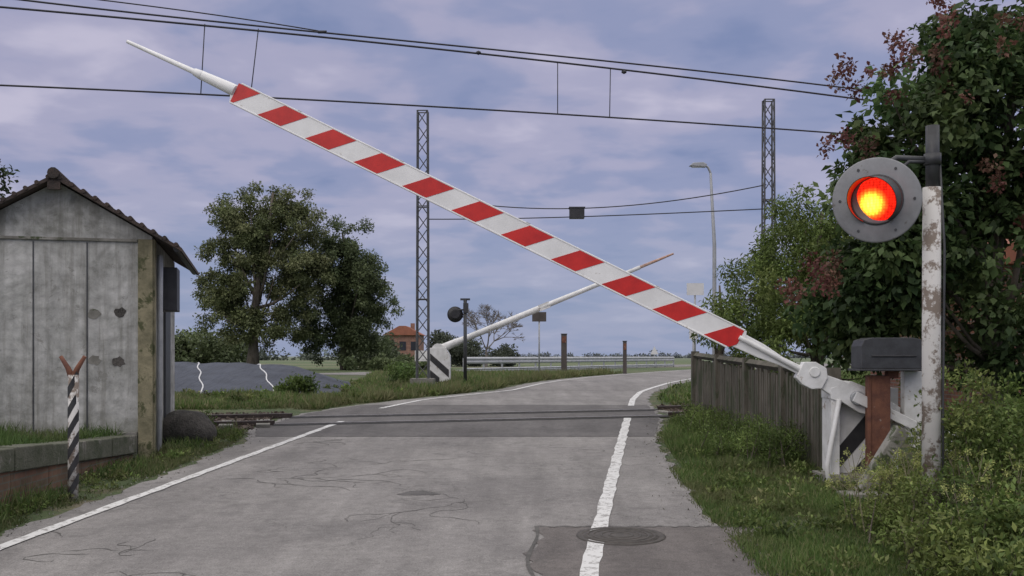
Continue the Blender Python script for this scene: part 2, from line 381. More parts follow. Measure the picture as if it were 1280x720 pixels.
lattice('catenary_mast',528.5,139,30,.34,.85); lattice('catenary_mast',960.5,125,28.5,.32,.8)
w2=MB()
def wi(pts,d0,d1,r):
    px=np.array([p[0] for p in pts],float); py=np.array([p[1] for p in pts],float); co=np.polyfit(px,py,min(3,len(pts)-1)); X=np.linspace(px[0],px[-1],24)
    w2.tube([at(x,float(np.polyval(co,x)),d0+(d1-d0)*(x-px[0])/(px[-1]-px[0])) for x in X],r,M_WIRE,6)
wi([(534,274),(721,271),(850,266),(958,261)],29.9,28.5,.016); wi([(534,246),(640,258),(721,262),(850,249),(958,231)],29.9,28.5,.016)
p=at(721,267,29.3); w2.box(p,(.42,.3,.28),M_BLACK); w2.box(p+Vector((0,0,.16)),(.46,.34,.03),M_DARK)
w2.obj('tension_wires')
# ------------------------------------------------------------------ striped barrier (near)
bar=empty('level_crossing_barrier',(4.05,11.95,Z(12)))
Bp=Vector((3.96,11.8,.97)); Tp=Vector((-4.73,12.6,5.34)); ax=(Tp-Bp); L=ax.length; ax.normalize()
upv=Vector((0,0,1)); zz=(upv-ax*upv.dot(ax)).normalized(); yy=zz.cross(ax)
F=Matrix.Identity(4)
for i,c in enumerate((ax,yy,zz)):
    for j in range(3): F[j][i]=c[j]
F.translation=Bp
b=MB(); b.M=F
S0,S1=1.47,8.24; HB=.132
b.prism([(S0+.10,-HB),(S1-.0,-HB),(S1+.04,-.02),(S1-.04,HB),(S0-.02,HB),(S0-.06,.02)],-.03,.03,M_BEAM)
b.prism([(S0+.1,-HB-.01),(S1,-HB-.01),(S1,-HB+.008),(S0+.1,-HB+.008)],-.036,.036,M_BEAM)
b.prism([(S0,HB-.008),(S1-.04,HB-.008),(S1-.04,HB+.01),(S0,HB+.01)],-.036,.036,M_BEAM)
for s_ in (2.6,4.3,6.0,7.4): b.box((s_,0,HB+.012),(.05,.076,.01),M_STEEL)
b.obj('striped_beam',bar,.006)
b=MB(); b.M=F
def clip(poly,a,bx,c): # keep a*x+b*z<=c
    out=[]
    for i in range(len(poly)):
        p,q=poly[i],poly[(i+1)%len(poly)]; fp=a*p[0]+bx*p[1]-c; fq=a*q[0]+bx*q[1]-c
        if fp<=0: out.append(p)
        if fp*fq<0: t=fp/(fp-fq); out.append((p[0]+t*(q[0]-p[0]),p[1]+t*(q[1]-p[1])))
    return out
h=HB-.010
for k in range(11):
    c=1.585+.664*k
    poly=[(c-.16+.13,-h),(c+.16+.13,-h),(c+.16-.13,h),(c-.16-.13,h)]
    poly=clip(poly,1,0,S1-.01); poly=clip(poly,-1,0,-(S0+.01))
    poly=clip(poly,-1,-.3,-(S0+.0)) 
    if len(poly)>2:
        for s_ in(-1,1):
            ya,yb=sorted((s_*.0302,s_*.0345)); b.prism(poly,ya,yb,M_RED)
b.obj('red_stripes',bar)
b=MB(); b.M=F
b.tube([(S1+.0,0,0.02),(S1+.1,0,0.02),(S1+.5,0,0.01),(S1+.52,0,0.01),(L,0,-.02)],[.075,.072,.055,.035,.022],M_BEAM,12)
b.tube([(S1+.46,0,0.01),(S1+.58,0,0.01)],[.06,.045],M_BEAM,12)
b.prism([(S0+.12,-.10),(S0+.12,.10),(1.2,.085),(.95,.05),(.62,.05),(.62,-.05),(.95,-.055),(1.2,-.085)],-.026,.026,M_BEAM)
for y in(-.05,.05): b.tube([(1.5,y,.03),(1.1,y,.02),(.62,y,0)],[.028,.03,.035],M_WHITE,8)
for x in(.72,.85,1.0,1.15): b.lathe((x,-.075,0.0),(0,-1,0),[(.022,0),(.022,.02)],M_DARK,6)
b.prism([(.72,-.10),(.72,.10),(.60,.16),(.46,.15),(.40,.06),(.40,-.08),(.5,-.14),(.62,-.14)],-.09,.09,M_WHITE)
b.lathe((.56,.11,.05),(0,-1,0),[(.06,0),(.06,.2),(.03,.22)],M_WHITE,16)
b.prism([(.45,-.08),(.45,.08),(.2,.11),(-.12,.13),(-.25,.06),(-.25,-.1),(-.1,-.14),(.2,-.11)],-.06,.06,M_WHITE)
b.lathe((0,.14,0),(0,-1,0),[(.08,0),(.08,.3),(.04,.33)],M_STEEL,16)
for y in(-.13,.13): b.prism([(.05,-.06),(.05,.06),(-1.1,.05),(-1.1,-.05)],y-.02,y+.02,M_WHITE)
b.prism([(-.8,-.22),(-.8,.16),(-1.2,.16),(-1.2,-.22)],-.10,.10,M_WHITE)
b.obj('arm',bar,.008)
b=MB(); y0=11.95
b.box((3.72,y0,.53),(.10,.34,1.14),M_WHITE); b.box((4.42,y0+.05,.53),(.10,.3,1.1),M_WHITE)
b.prism([(3.66,1.08),(3.66,.96),(4.46,.70),(4.46,.86),(4.05,1.1),(3.9,1.16)],y0-.19,y0+.17,M_WHITE)
b.box((4.05,y0,.02),(.95,.5,.14),M_CONC)
b.box((4.06,y0+.02,.47),(.58,.06,.82),M_WHITE)
def pan(poly,mat,dy): b.prism(poly,y0+.02-.03-dy-.008,y0+.02-.03-dy,mat)
pan([(3.78,.10),(4.26,.66),(4.26,.86),(4.2,.86),(3.78,.36)],M_BLACK,.001)
pan([(3.95,.09),(4.26,.44),(4.26,.09)],M_BLACK,.001)
b.tube([(3.75,y0-.22,.95),(3.6,y0-.25,.2),(3.62,y0-.25,-.02)],.03,M_WHITE,8)
b.obj('stand',bar,.008)
b=MB()
b.box((4.15,11.62,.58),(.22,.2,1.3),M_RUST); b.box((4.15,11.62,-.02),(.4,.4,.12),M_CONC)
b.box((4.02,11.52,.6),(.04,.03,1.24),M_RUST)
b.obj('rusty_post',bar,.008)
b=MB(); prof=[(3.9,1.31),(4.62,1.31),(4.62,1.56),(4.58,1.63),(4.48,1.655),(4.02,1.655),(3.93,1.63),(3.9,1.56)]
b.prism(prof,11.42,11.78,M_DARK); b.box((4.26,11.6,1.295),(.78,.42,.025),M_DARK); b.box((4.26,11.413,1.45),(.5,.012,.02),M_BLACK); b.box((4.3,11.6,1.25),(.12,.12,.1),M_RUST)
b.box((4.58,11.75,.9),(.2,.12,.75),M_WHITE)
b.obj('control_box',bar,.015)
b=MB(); 
b.box((3.80,10.75,.22),(.14,.16,1.1),M_CONC,Matrix.Rotation(math.radians(32),3,'Y')); b.box((3.62,10.6,-.02),(.45,.3,.12),M_CONC)
b.obj('leaning_post',None,.01)
# ------------------------------------------------------------------ flashing light (near)
sig=empty('crossing_signal_light',(3.74,9.05,Z(9)))
def lampmat():
    m,nt,bb=newmat('lit_red_lens'); t=coords(nt)
    vm=nt.nodes.new('ShaderNodeVectorMath'); vm.operation='DISTANCE'; nt.links.new(t,vm.inputs[0]); vm.inputs[1].default_value=LC+fw*.06+Vector((-.04,0,-.035))
    d=vm.outputs['Value']
    col=ramp(nt,mathn(nt,'MULTIPLY',d,5.),[(.0,(1.0,.80,.10)),(.40,(1.,.62,.04)),(.58,(1.,.14,.015)),(.75,(1.,.02,.008))])
    vo=nt.nodes.new('ShaderNodeTexVoronoi'); vo.inputs['Scale'].default_value=42; vo.inputs['Randomness'].default_value=.15; nt.links.new(t,vo.inputs['Vector'])
    col=mix(nt,.8,col,ramp(nt,vo.outputs['Distance'],[(.25,1.25),(.62,.5)]),'MULTIPLY')
    e=nt.nodes.new('ShaderNodeEmission'); nt.links.new(col,e.inputs['Color'])
    s=ramp(nt,mathn(nt,'MULTIPLY',d,5.),[(.3,1.),(.8,.5)]); nt.links.new(mathn(nt,'MULTIPLY',s,2.6),e.inputs['Strength'])
    nt.links.new(e.outputs[0],nt.nodes['Material Output'].inputs['Surface']); return m
LD=9.0; LC=at(1096,250,LD)
fw=Vector((-.52,-.84,-.15)).normalized()
M_LAMP=lampmat()
M_VIS=simple('visor_painted_red_glow',(.85,.06,.04),(.75,.05,.03),5,.35)  # inner face coloured red to paint in the lens glow
b=MB()
fd=Vector((-.30,-.953,0)).normalized()
R=.375
M_DISC=simple('disc_grey',(.25,.255,.265),(.19,.192,.2),5,.6,0,.15,.004,(.13,.12,.11),.60,6)
b.lathe(LC,fd,[(.05,-.06),(R-.02,-.03),(R,-.015),(R,.0),(R-.012,.006),(.19,.012)],M_DISC,56)
b.lathe(LC,fd,[(.222,.010),(.222,.022),(.205,.03),(.205,.02)],M_DARK,40,(False,False))
for a in range(6):
    u_=fd.cross(Vector((0,0,1))).normalized(); w__=u_.cross(fd); q=LC+(u_*math.cos(a*1.047)+w__*math.sin(a*1.047))*.31
    b.lathe(q,fd,[(.012,.0),(.012,.016)],M_DARK,8)
b.obj('backboard',sig)
b=MB(); b.lathe(LC,fw,[(.195,.02),(.17,.045),(.11,.065),(.05,.073),(.01,.075)],M_LAMP,36,(False,True)); b.obj('lens',sig)
b=MB(); u=fw.cross(Vector((0,0,1))).normalized(); w_=u.cross(fw); n=30; vs=[]
for r_ in(.206,.211):
    for i in range(n+1):
        th=math.radians(-60)+math.radians(300)*i/n
        dirv=u*math.cos(th)+w_*math.sin(th)
        ln=.10+.22*max(0,math.sin(th)*.5+.5)
        vs+=[LC+fw*.01+dirv*r_,LC+fw*ln+dirv*(r_-.004)]
m_=2*(n+1)
b.add(vs[:m_],[(2*i,2*i+1,2*i+3,2*i+2) for i in range(n)],M_VIS,True)
b.add(vs[m_:],[(2*i,2*i+1,2*i+3,2*i+2) for i in range(n)],M_DARK,True)
b.obj('visor',sig,0,False)
b=MB(); X=3.735; py_=9.12
b.tube([(X,py_,Z(9)-.1),(X,py_,1.5),(X+.004,py_,2.95)],[.082,.080,.078],M_POST,20)
b.tube([(X+.01,py_,2.95),(X+.01,py_,3.5)],.058,M_DARK,14)
b.lathe((X+.01,py_,3.2),(0,0,1),[(.075,-.05),(.075,.05)],M_DARK,14)
b.tube([(X,py_,3.20),(X-.30,py_+.03,3.22),(LC.x+.05,LC.y+.12,3.1),(LC.x+.02,LC.y+.09,LC.z+.05)],.026,M_DARK,8)
b.tube([(X,py_,3.18),(X-.2,py_,3.18),(X-.35,py_+.01,3.05)],.018,M_DARK,8)
b.tube([(X+.06,py_-.03,3.2),(X+.10,py_-.04,2.4),(X+.085,py_-.04,1.0),(X+.09,py_-.04,-.1)],.012,M_DARK,6)
b.box((LC.x+.04,LC.y+.13,LC.z),(.2,.16,.3),M_DARK)
b.obj('post',sig)
# ------------------------------------------------------------------ far barrier, signal
fb=empty('level_crossing_barrier',(-2.2,33,Z(33)))
b=MB(); p0=at(548,437,33); p1=at(842,317,32.4)
dv=p1-p0
def fp(t,dz=0): return p0+dv*t+Vector((0,0,dz))
b.tube([fp(-.02),fp(.08),fp(.1),fp(.45),fp(.47),fp(.86)],[.13,.12,.10,.095,.085,.06],M_WHITE,12)
b.tube([fp(.86),fp(.93),fp(1)],[.05,.045,.03],M_ORANGE,10)
b.box(fp(.455),(.35,.16,.2),M_WHITE,Matrix.Rotation(-math.atan2(dv.z,dv.x),3,'Y'))
b.box(fp(-.06,-.02),(.6,.3,.34),M_WHITE); b.lathe(fp(.0),(0,1,0),[(.2,-.22),(.2,.22)],M_WHITE,14)
b.obj('arm',fb)
b=MB(); X=at(550,445,33).x; z0=Z(33)
b.prism([(X-.38,z0),(X+.34,z0),(X+.34,z0+.9),(X+.2,z0+1.15),(X-.3,z0+1.15),(X-.38,z0+1.0)],32.75,33.2,M_WHITE)
b.prism([(X-.3,z0+.75),(X-.3,z0+.98),(X+.3,z0+.45),(X+.3,z0+.2)],32.73,32.748,M_BLACK)
b.prism([(X-.3,z0+.2),(X-.3,z0+.45),(X+.0,z0+.2),(X-.0,z0+.05),(X-.12,z0+.05)],32.73,32.748,M_BLACK)
b.obj('stand',fb,.01)
b=MB(); d=32; X=at(581.5,0,d).x; zt=at(0,375,d).z
b.tube([(X,d,Z(d)-.05),(X,d,zt)],.055,M_DARK,10)
c=at(569,393,d); b.lathe(c,(.1,-1,0),[(.15,-.1),(.25,-.02),(.25,0),(.12,.02)],M_BLACK,24); b.lathe(c,(.1,-1,0),[(.13,0),(.13,.2)],M_BLACK,18)
b.tube([(X,d,c.z+.15),(c.x,d+.02,c.z+.12)],.03,M_DARK,6); b.box((X+.02,d,c.z+.2),(.16,.16,.3),M_DARK); b.box((X,d,zt+.02),(.3,.1,.06),M_DARK)
b.obj('crossing_signal_light')
# ------------------------------------------------------------------ shed
sh=empty('plaster_shed',(-4.92,14,.36))
ang=math.atan2(1.0,4.0)
G=Matrix.Translation((-4.92,14,.36))@Matrix.Rotation(ang,4,'Z')
W=2.42; HW=2.72; HA=3.42; D=4.0
b=MB(); b.M=G
b.prism([(-W,-.5),(0,-.5),(0,HW),(-W/2,HA),(-W,HW)],0,D,M_PLAST); b.obj('walls',sh)
b=MB(); b.M=G
b.box((-.085,-.012,1.08),(.19,.05,3.2),M_PIL); b.box((.012,.1,1.08),(.05,.2,3.2),M_PIL)
b.box((-W/2-.09,-.012,2.66),(W-.20,.035,.04),M_CONC)
b.box((-W/2-.09,-.02,-.12),(W-.2,.07,.35),M_CONC)
b.obj('pilaster_and_band',sh,.005)
b=MB(); b.M=G
for x in(-.83,-1.50,-2.15): b.box((x,-.002,1.33),(.016,.012,2.58),M_DARK)
def blot(x,z,r,s):
    rr=random.Random(s); n=14; pl=[(x+r*math.cos(2*math.pi*i/n)*(.75+.5*rr.random()),z+r*.85*math.sin(2*math.pi*i/n)*(.75+.5*rr.random())) for i in range(n)]
    b.prism(pl,-.0045,.004,M_STONE if s%2 else M_CONC)
for i,(x,z) in enumerate(((-.74,1.66),(-.41,1.68),(-.74,1.03),(-.43,1.01))): blot(x,z,.08,i)
b.obj('joints_and_holes',sh)
b=MB(); b.M=G
for s_ in(-1,1):
    e=.40 if s_==1 else .3
    x_e=-W/2+s_*(W/2+e); zE=HA-(HA-HW)/(W/2)*(W/2+e)
    x_a=-W/2
    b.prism([(x_a,HA+.02),(x_a,HA+.07),(x_e,zE+.07),(x_e,zE+.02)],-.22,D+.2,M_ROOF)
    n=11
    for i in range(n):
        t=(i+.5)/n; x=x_a+(x_e-x_a)*t; z=HA+.07+(zE-HA)*t
        b.tube([(x,-.235,z),(x,D+.22,z)],.030,M_ROOF,8)
b.tube([(-W/2,-.26,HA+.08),(-W/2,D+.25,HA+.08)],.075,M_ROOF,10)
b.box((-W/2,-.19,HA-.03),(.16,.05,.2),M_ROOF)
b.obj('roof',sh)
b=MB(); b.M=G
b.box((.16,.9,2.05),(.24,.55,.62),M_BLACK); b.box((.03,.9,2.05),(.05,.3,.3),M_DARK)
b.tube([(.33,-.1,2.56),(.33,D,2.56)],.05,M_DARK,10)
b.tube([(.08,.3,2.5),(.06,.3,-.3)],.04,M_STEEL,10)
b.box((.012,2.2,1.0),(.05,.9,2.0),M_DARK)
b.obj('side_box_gutter_door',sh,.006)
# retaining wall + terrace
rw=MB(); n=14
def wx(y): return -4.93-(y-9.9)*.035
ysw=np.linspace(2,13.75,n)
for i in range(n-1):
    a,c=ysw[i],ysw[i+1]-.004
    t0=.56-(a-9.9)*.045; t1=.56-(c-9.9)*.045
    def sec(y,x0,x1,z0,z1): return [(wx(y)+x0,y,z0),(wx(y)+x1,y,z0),(wx(y)+x1,y,z1),(wx(y)+x0,y,z1)]
    fs=[(0,1,2,3),(7,6,5,4),(0,4,5,1),(1,5,6,2),(2,6,7,3),(3,7,4,0)]
    rw.add(sec(a,-.22,-.02,Z(a)-.2,t0-.24)+sec(c,-.22,-.02,Z(c)-.2,t1-.24),fs,M_BRICKD)
    jj=random.uniform(-.012,.012)
    rw.add(sec(a,-.3,.03+jj,t0-.24,t0+jj)+sec(c,-.3,.03+jj,t1-.24,t1+jj),fs,M_MOSSC)
rw.obj('retaining_wall',None,.012)
b=MB(); rows=[(2,.72),(8,.55),(13.8,.36),(14.2,.34),(18,.34),(20,.2)]
vs=[]
for y,z in rows:
    xe=wx(y)-.29 if y<14 else -6.2
    vs+=[(xe+.02,y,z),(-14,y,z+.1)]
for y,z in rows:
    xe=wx(y)-.29 if y<14 else -6.2
    vs+=[(xe+.02,y,Z(y)-.3)]
k=len(rows)
b.add(vs,[(2*i,2*i+2,2*i+3,2*i+1) for i in range(k-1)]+[(2*i,2*k+i,2*k+i+1,2*i+2) for i in range(k-1)],M_GROUND); b.obj('grass_terrace')
def terr(y): return np.interp(y,[r[0] for r in rows],[r[1] for r in rows])
# striped bollard
b=MB(); d=10.55; X=(91-640)*d/1280; z0=Z(d); H=1.30
b.tube([(X,d,z0-.1),(X+.01,d,z0+H)],.052,M_POST,20)
for k in range(6):
    zc=z0+.14+k*.215; n=20; vs=[]
    for i in range(n+1):
        th=2*math.pi*i/n; zo=.10*math.cos(th-.3); r=.0545
        vs+=[(X+.005+r*math.cos(th),d+r*math.sin(th),zc-.055+zo),(X+.005+r*math.cos(th),d+r*math.sin(th),zc+.055+zo)]
    b.add(vs,[(2*i,2*i+2,2*i+3,2*i+1) for i in range(n)],M_BLACK,True)
for s_ in(-1,1):
    b.tube([(X,d,z0+H-.05),(X+s_*.05,d,z0+H+.07),(X+s_*.125,d,z0+H+.19)],[.04,.028,.02],M_RUST,8)
b.obj('striped_bollard')
def rock(name,c,r,seed,mat):
    bm=bmesh.new(); bmesh.ops.create_icosphere(bm,subdivisions=4,radius=1)
    rr=np.random.default_rng(seed); K=rr.normal(size=(10,3))*2.2; P=rr.random(10)*6
    for v in bm.verts:
        q=np.array(v.co); s_=1+.07*sum(math.sin(K[i]@q+P[i]) for i in range(10))*.6
        v.co=Vector((q[0]*r[0]*s_,q[1]*r[1]*s_,max(q[2]*s_,-.6)*r[2]))
    me=bpy.data.meshes.new(name); bm.to_mesh(me); bm.free(); me.materials.append(mat)
    for p in me.polygons: p.use_smooth=True
    o=bpy.data.objects.new(name,me); o.location=c; sc.collection.objects.link(o); return o
rock('boulder',(-5.02,15.9,.30),(.42,.36,.30),3,M_STONE)
# ------------------------------------------------------------------ fence
b=MB()
def fx(y): return 3.86-(y-12.3)*.034
y=12.3
while y<20.2:
    b.box((fx(y),y,Z(y)+.62),(.14,.14,1.36),M_FENCE); y+=1.95
y=12.42
rr=random.Random(5)
while y<20.1:
    if abs(((y-12.3)%1.95))>.1:
        hh=1.14+rr.uniform(-.03,.03)
        b.box((fx(y),y,Z(y)+hh/2),(.045+rr.uniform(-.01,.01),.085,hh),M_FENCE,Matrix.Rotation(rr.uniform(-.03,.03),3,'X'))
    y+=.125
for zz_ in(.25,1.05):
    b.tube([(fx(12.2)+.05,12.2,Z(12.2)+zz_),(fx(20.1)+.05,20.1,Z(20.1)+zz_)],.045,M_FENCE,4)
b.tube([(fx(12.25),12.25,Z(12.25)+1.22),(fx(20.1),20.1,Z(20.1)+1.22)],.06,M_FENCE,4)
b.obj('picket_fence')
# ------------------------------------------------------------------ far things
b=MB(); d=40; X=(893-640)*d/1280
b.tube([(X,d,Z(d)),(X,d,5.8),(X-.15,d,8.6)],[.09,.075,.05],M_STEEL,12)
b.tube([(X-.15,d,8.6),(X-.25,d,8.82),(X-.4,d,8.9)],.045,M_STEEL,8)
b.prism([(X-.98,8.87),(X-.35,8.82),(X-.3,8.92),(X-.45,9.0),(X-.85,8.98)],d-.14,d+.14,M_STEEL); b.box((X-.68,d,8.835),(.42,.2,.03),M_SIGN)
b.obj('street_lamp',None,.01)
def sign(name,px,top,bot,w,d,mat,shape='rect',back=M_STEEL,pr=.035):
    b=MB(); X=(px-640)*d/1280; zt=EYE+(445-top)*d/1280; zb=EYE+(445-bot)*d/1280; 
    b.tube([(X,d+.05,Z(d)-.05),(X,d+.05,zt-.02)],pr,back,8)
    if shape=='rect': b.prism([(X-w/2,zb),(X+w/2,zb),(X+w/2,zt),(X-w/2,zt)],d-.02,d+.0,mat)
    else: b.prism([(X-w/2,zb),(X+w/2,zb),(X,zt)],d-.02,d,mat)
    b.box((X,d+.02,(zt+zb)/2),(w*.8,.03,.05),M_DARK)
    return b.obj(name)
sign('direction_sign',674,390,402,.62,45,M_SIGNB)
sign('road_sign',869,354,369,.6,36,M_SIGN)
sign('warning_sign',818,433,443,.6,75,M_SIGN,'tri')
sign('small_sign',867,410,424,.3,36,M_SIGN)
for px,t,bt in((705,418,450),(781,427,448)):
    b=MB(); d=49; X=(px-640)*d/1280; zt=at(px,t,d).z; w_2=.27 if px<750 else .17
    b.box((X,d,(zt+Z(d))/2),(w_2,.16,zt-Z(d)),M_SIGNB); b.box((X,d-.085,zt-.25),(w_2*.8,.02,.3),M_RUST); b.box((X,d,zt+.02),(w_2+.04,.2,.04),M_DARK); b.obj('kilometre_post',None,.01)
b=MB(); a=Vector((-2.35,50,Z(50))); c=Vector((12.3,78,Z(78))); n=16
dirv=(c-a).normalized(); nrm=Vector((dirv.y,-dirv.x,0))
for z0,z1 in ((.46,.80),(.06,.26)):
    prof=[(.02,z0),(.08,z0+(z1-z0)*.18),(.08,z0+(z1-z0)*.32),(.03,z0+(z1-z0)*.5),(.08,z0+(z1-z0)*.68),(.08,z0+(z1-z0)*.82),(.02,z1)]
    vs=[]
    for q in(a,c):
        for o,z in prof: vs.append(q+nrm*o+Vector((0,0,z)))
    m=len(prof); b.add(vs,[(i,i+1,m+i+1,m+i) for i in range(m-1)],M_RAILING)
for i in range(n+1):
    q=a+(c-a)*i/n; b.box(q+Vector((0,0,.36)),(.1,.1,.78),M_STEEL)
b.obj('guardrail',None,0,False)
b=MB(); q0=a-dirv*6-nrm*.6; q1=c+dirv*60-nrm*.6
b.add([q0+Vector((0,0,.008)),q1+Vector((0,0,.008)),q1-nrm*6+Vector((0,0,.008)),q0-nrm*6+Vector((0,0,.008))],[(0,1,2,3)],M_ROAD); b.obj('side_road')
# distant house
hs=empty('red_house',(-13.6,130,.6))
b=MB(); b.box((-13.6,130,2.3),(4.4,5,3.5),M_BRICK); b.obj('walls',hs)
b=MB(); b.M=Matrix.Translation((-13.6,130,0))
b.prism([(-2.5,4.05),(2.5,4.05),(.4,5.2),(-.4,5.2)],-2.9,2.9,M_ROOFR); b.box((1.0,0,5.2),(.5,.5,.8),M_BRICK); b.obj('roof',hs)
b=MB()
for x in(-15,-13.6,-12.2): b.box((x,127.48,2.7),(.8,.06,1.1),M_GLASS)
b.obj('windows',hs)
bh=empty('brick_house',(11,19,Z(18)))
b=MB(); b.box((11.2,19.5,1.5),(7.0,5,2.9),M_BRICK); b.obj('walls',bh)
b=MB(); b.prism([(7.4,2.96),(15,2.96),(15,3.04),(11.2,4.3),(7.4,3.04)],16.7,22.3,M_ROOFR); b.obj('roof',bh)
b=MB()
for x in(9.9,12.2): b.box((x,16.98,1.7),(1.0,.06,1.2),M_GLASS); b.box((x,16.95,1.05),(1.2,.12,.08),M_CONC)
b.obj('windows',bh)
# plastic covered mound, sheet seams taped white
md=empty('plastic_covered_mound',(-10,30,.6))
def mh(x,y):
    v_=(y-26.4)/9; xe=-4.55-.10*(y-27); 
    if not 0<=v_<=1 or x>xe: return 0
    pr=(min(1,v_*1.7)*min(1,(1-v_)*3))**.9; en=min(1,(xe-x)/2.2)**.8
    return (.70*pr*en)*(1+.04*math.sin(x*1.1+y*.4)+.035*math.sin(x*3.1+.5*y)+.02*math.sin(x*7.3+y))
b=MB(); nx_,ny_=190,60; vs=[]
for j in range(ny_+1):
    for i in range(nx_+1):
        y=26.4+9*j/ny_; x=-26+(21.45-.10*(y-27))*i/nx_
        vs.append((x,y,Z(y)-.02+mh(x,y)))
b.add(vs,[(j*(nx_+1)+i,j*(nx_+1)+i+1,(j+1)*(nx_+1)+i+1,(j+1)*(nx_+1)+i) for j in range(ny_) for i in range(nx_)],M_TARP,True); b.obj('plastic_sheet',md,0,False)
b=MB()
for x in (-13,-8.0,-6.1):
    pts=[(x-.33*(y-26.5)+.04*math.sin(y*3),y,Z(y)-.005+mh(x-.33*(y-26.5),y)) for y in np.linspace(26.5,35,26)]
    b.tube(pts,.022,M_SIGN,5)
b.obj('ropes',md)
# ------------------------------------------------------------------ foliage
def leaves_mesh(name,P,A,B,L,Wd,C,mat,parent=None,fold=.15):
    n=len(P); Nn=np.cross(A,B)
    V=np.empty((n,4,3)); V[:,0]=P; V[:,2]=P+A*L[:,None]
    mid=P+A*(L*.48)[:,None]; f=Nn*(L*fold)[:,None]
    V[:,1]=mid+B*(Wd*.5)[:,None]+f; V[:,3]=mid-B*(Wd*.5)[:,None]+f
    me=bpy.data.meshes.new(name); me.vertices.add(4*n); me.vertices.foreach_set('co',V.reshape(-1).astype(np.float32))
    me.loops.add(4*n); me.loops.foreach_set('vertex_index',np.arange(4*n,dtype=np.int32))
    me.polygons.add(n); me.polygons.foreach_set('loop_start',(np.arange(n)*4).astype(np.int32)); me.polygons.foreach_set('loop_total',np.full(n,4,np.int32))
    me.update(calc_edges=True)
    at_=me.color_attributes.new('tint','FLOAT_COLOR','POINT'); cc=np.ones((n,4,4),np.float32); cc[:,:,:3]=np.clip(C,0.003,1)[:,None,:]
    at_.data.foreach_set('color',cc.reshape(-1)); me.materials.append(mat)
    o=bpy.data.objects.new(name,me); sc.collection.objects.link(o)
    if parent: o.parent=parent; o.matrix_parent_inverse=Matrix.Translation(-parent.location)
    return o
def unit(v): return v/np.maximum(np.linalg.norm(v,axis=-1,keepdims=True),1e-6)
def leafdata(clumps,n,size,cols,asp=.55,droop=.3,shell=2.4,flat=.85,var=.35):
    cl=np.array([(*c,r) for c,r in clumps],float); K=len(cl)
    w=cl[:,3]**2; idx=RNG.choice(K,n,p=w/w.sum())
    dv=unit(RNG.normal(size=(n,3))); rad=cl[idx,3]*RNG.random(n)**(1/shell)*(1+.22*np.abs(RNG.normal(size=n)))
    P=cl[idx,:3]+dv*rad[:,None]*np.array([1,1,flat])
    A=unit(dv*.6+RNG.normal(size=(n,3))*.7+np.array([0,0,-droop]))
    Nn=unit(dv*.8+np.array([0,0,.7])+RNG.normal(size=(n,3))*.5); B=unit(np.cross(Nn,A))
    L=size*(.6+.8*RNG.random(n)); cols=np.array(cols); 
    ct=RNG.random(K); cb=np.exp(RNG.normal(size=K)*var*.6)
    t=np.clip(ct[idx]*.7+RNG.random(n)*.45,0,.999)*(len(cols)-1); i0=t.astype(int); i0=np.minimum(i0,len(cols)-2); fr=(t-i0)[:,None]
    C=cols[i0]*(1-fr)+cols[i0+1]*fr
    C=C*(cb[idx]*np.exp(RNG.normal(size=n)*var*.5))[:,None]
    return P,A,B,L,L*asp,C
def env(ells,K,r0,r1,rs,surf=.55):
    out=[]; rr=random.Random(rs); vol=[e[3]*e[4]*e[5] for e in ells]
    vol=[v**(2/3) for v in vol]
    for _ in range(K):
        e=rr.choices(ells,vol)[0]
        v=Vector((rr.gauss(0,1),rr.gauss(0,1),rr.gauss(0,1))).normalized()*(surf+(1-surf)*rr.random())
        out.append(((e[0]+v.x*e[3],e[1]+v.y*e[4],e[2]+v.z*e[5]),rr.uniform(r0,r1)))
    return out
def tree(name,base,top,tr,ells,K,r0,r1,n,size,cols,seed,limbs=18,extra=None,asp=.55,droop=.3,var=.35,surf=.55,shell=2.4):
    e=empty(name,base); cl=env(ells,K,r0,r1,seed,surf); rr=random.Random(seed)
    b=MB(); bx=Vector(base); tp=Vector(top); r_=tr; pts=[];rd=[]
    for i in range(8):
        t=i/7; pts.append(bx.lerp(tp,t)+Vector((math.sin(t*5+seed)*r_*.7,math.cos(t*4)*r_*.5,0))*(t>0)); rd.append(r_*(1-.8*t)*(1.35 if i==0 else 1))
    b.tube(pts,rd,M_BARK,10)
    for k in range(limbs):
        c,_r=rr.choice(cl); c=Vector(c); t=rr.uniform(.25,.9); s=bx.lerp(tp,t)
        if c.z<s.z-.3*_r: s=bx.lerp(tp,.25)
        md=s.lerp(c,.5)+Vector((0,0,-.12*(c-s).length)); q=s.lerp(c,.8)
        r1_=r_*(1-.75*t)*.5
        b.tube([s,s.lerp(md,.6),md.lerp(q,.5),c],[r1_,r1_*.75,r1_*.5,r1_*.15],M_BARK,6)
    b.obj('trunk_and_limbs',e)
    leaves_mesh('foliage',*leafdata(cl,n,size,cols,asp,droop,shell,.85,var),M_LEAF,e)
    if extra: 
        leaves_mesh('flower_clusters',*leafdata(extra[0],extra[1],extra[2],extra[3],.7,.1,2,1.2,.3),M_LEAF,e)
    return e
G1=[(.095,.118,.056),(.125,.15,.066),(.155,.178,.08),(.19,.20,.10)]
tree('large_tree',(-15.2,60,.6),(-14.2,60,11),.32,
 [(-15.2,60,7.6,3.2,2.6,3.6),(-13.6,60.5,9.8,2.3,2,2.2),(-16.6,60,5.0,2.0,2.0,2.8),(-12.4,60,6.7,2.2,2.4,3.8),(-14.6,60,3.4,2.8,2.2,1.7),(-16.3,60,8.8,1.7,1.6,2.0)],330,.25,.58,72000,.155,G1,3,30,var=.28,surf=.2,shell=1.6)
G2=[(.075,.10,.05),(.10,.13,.06),(.125,.152,.072)]
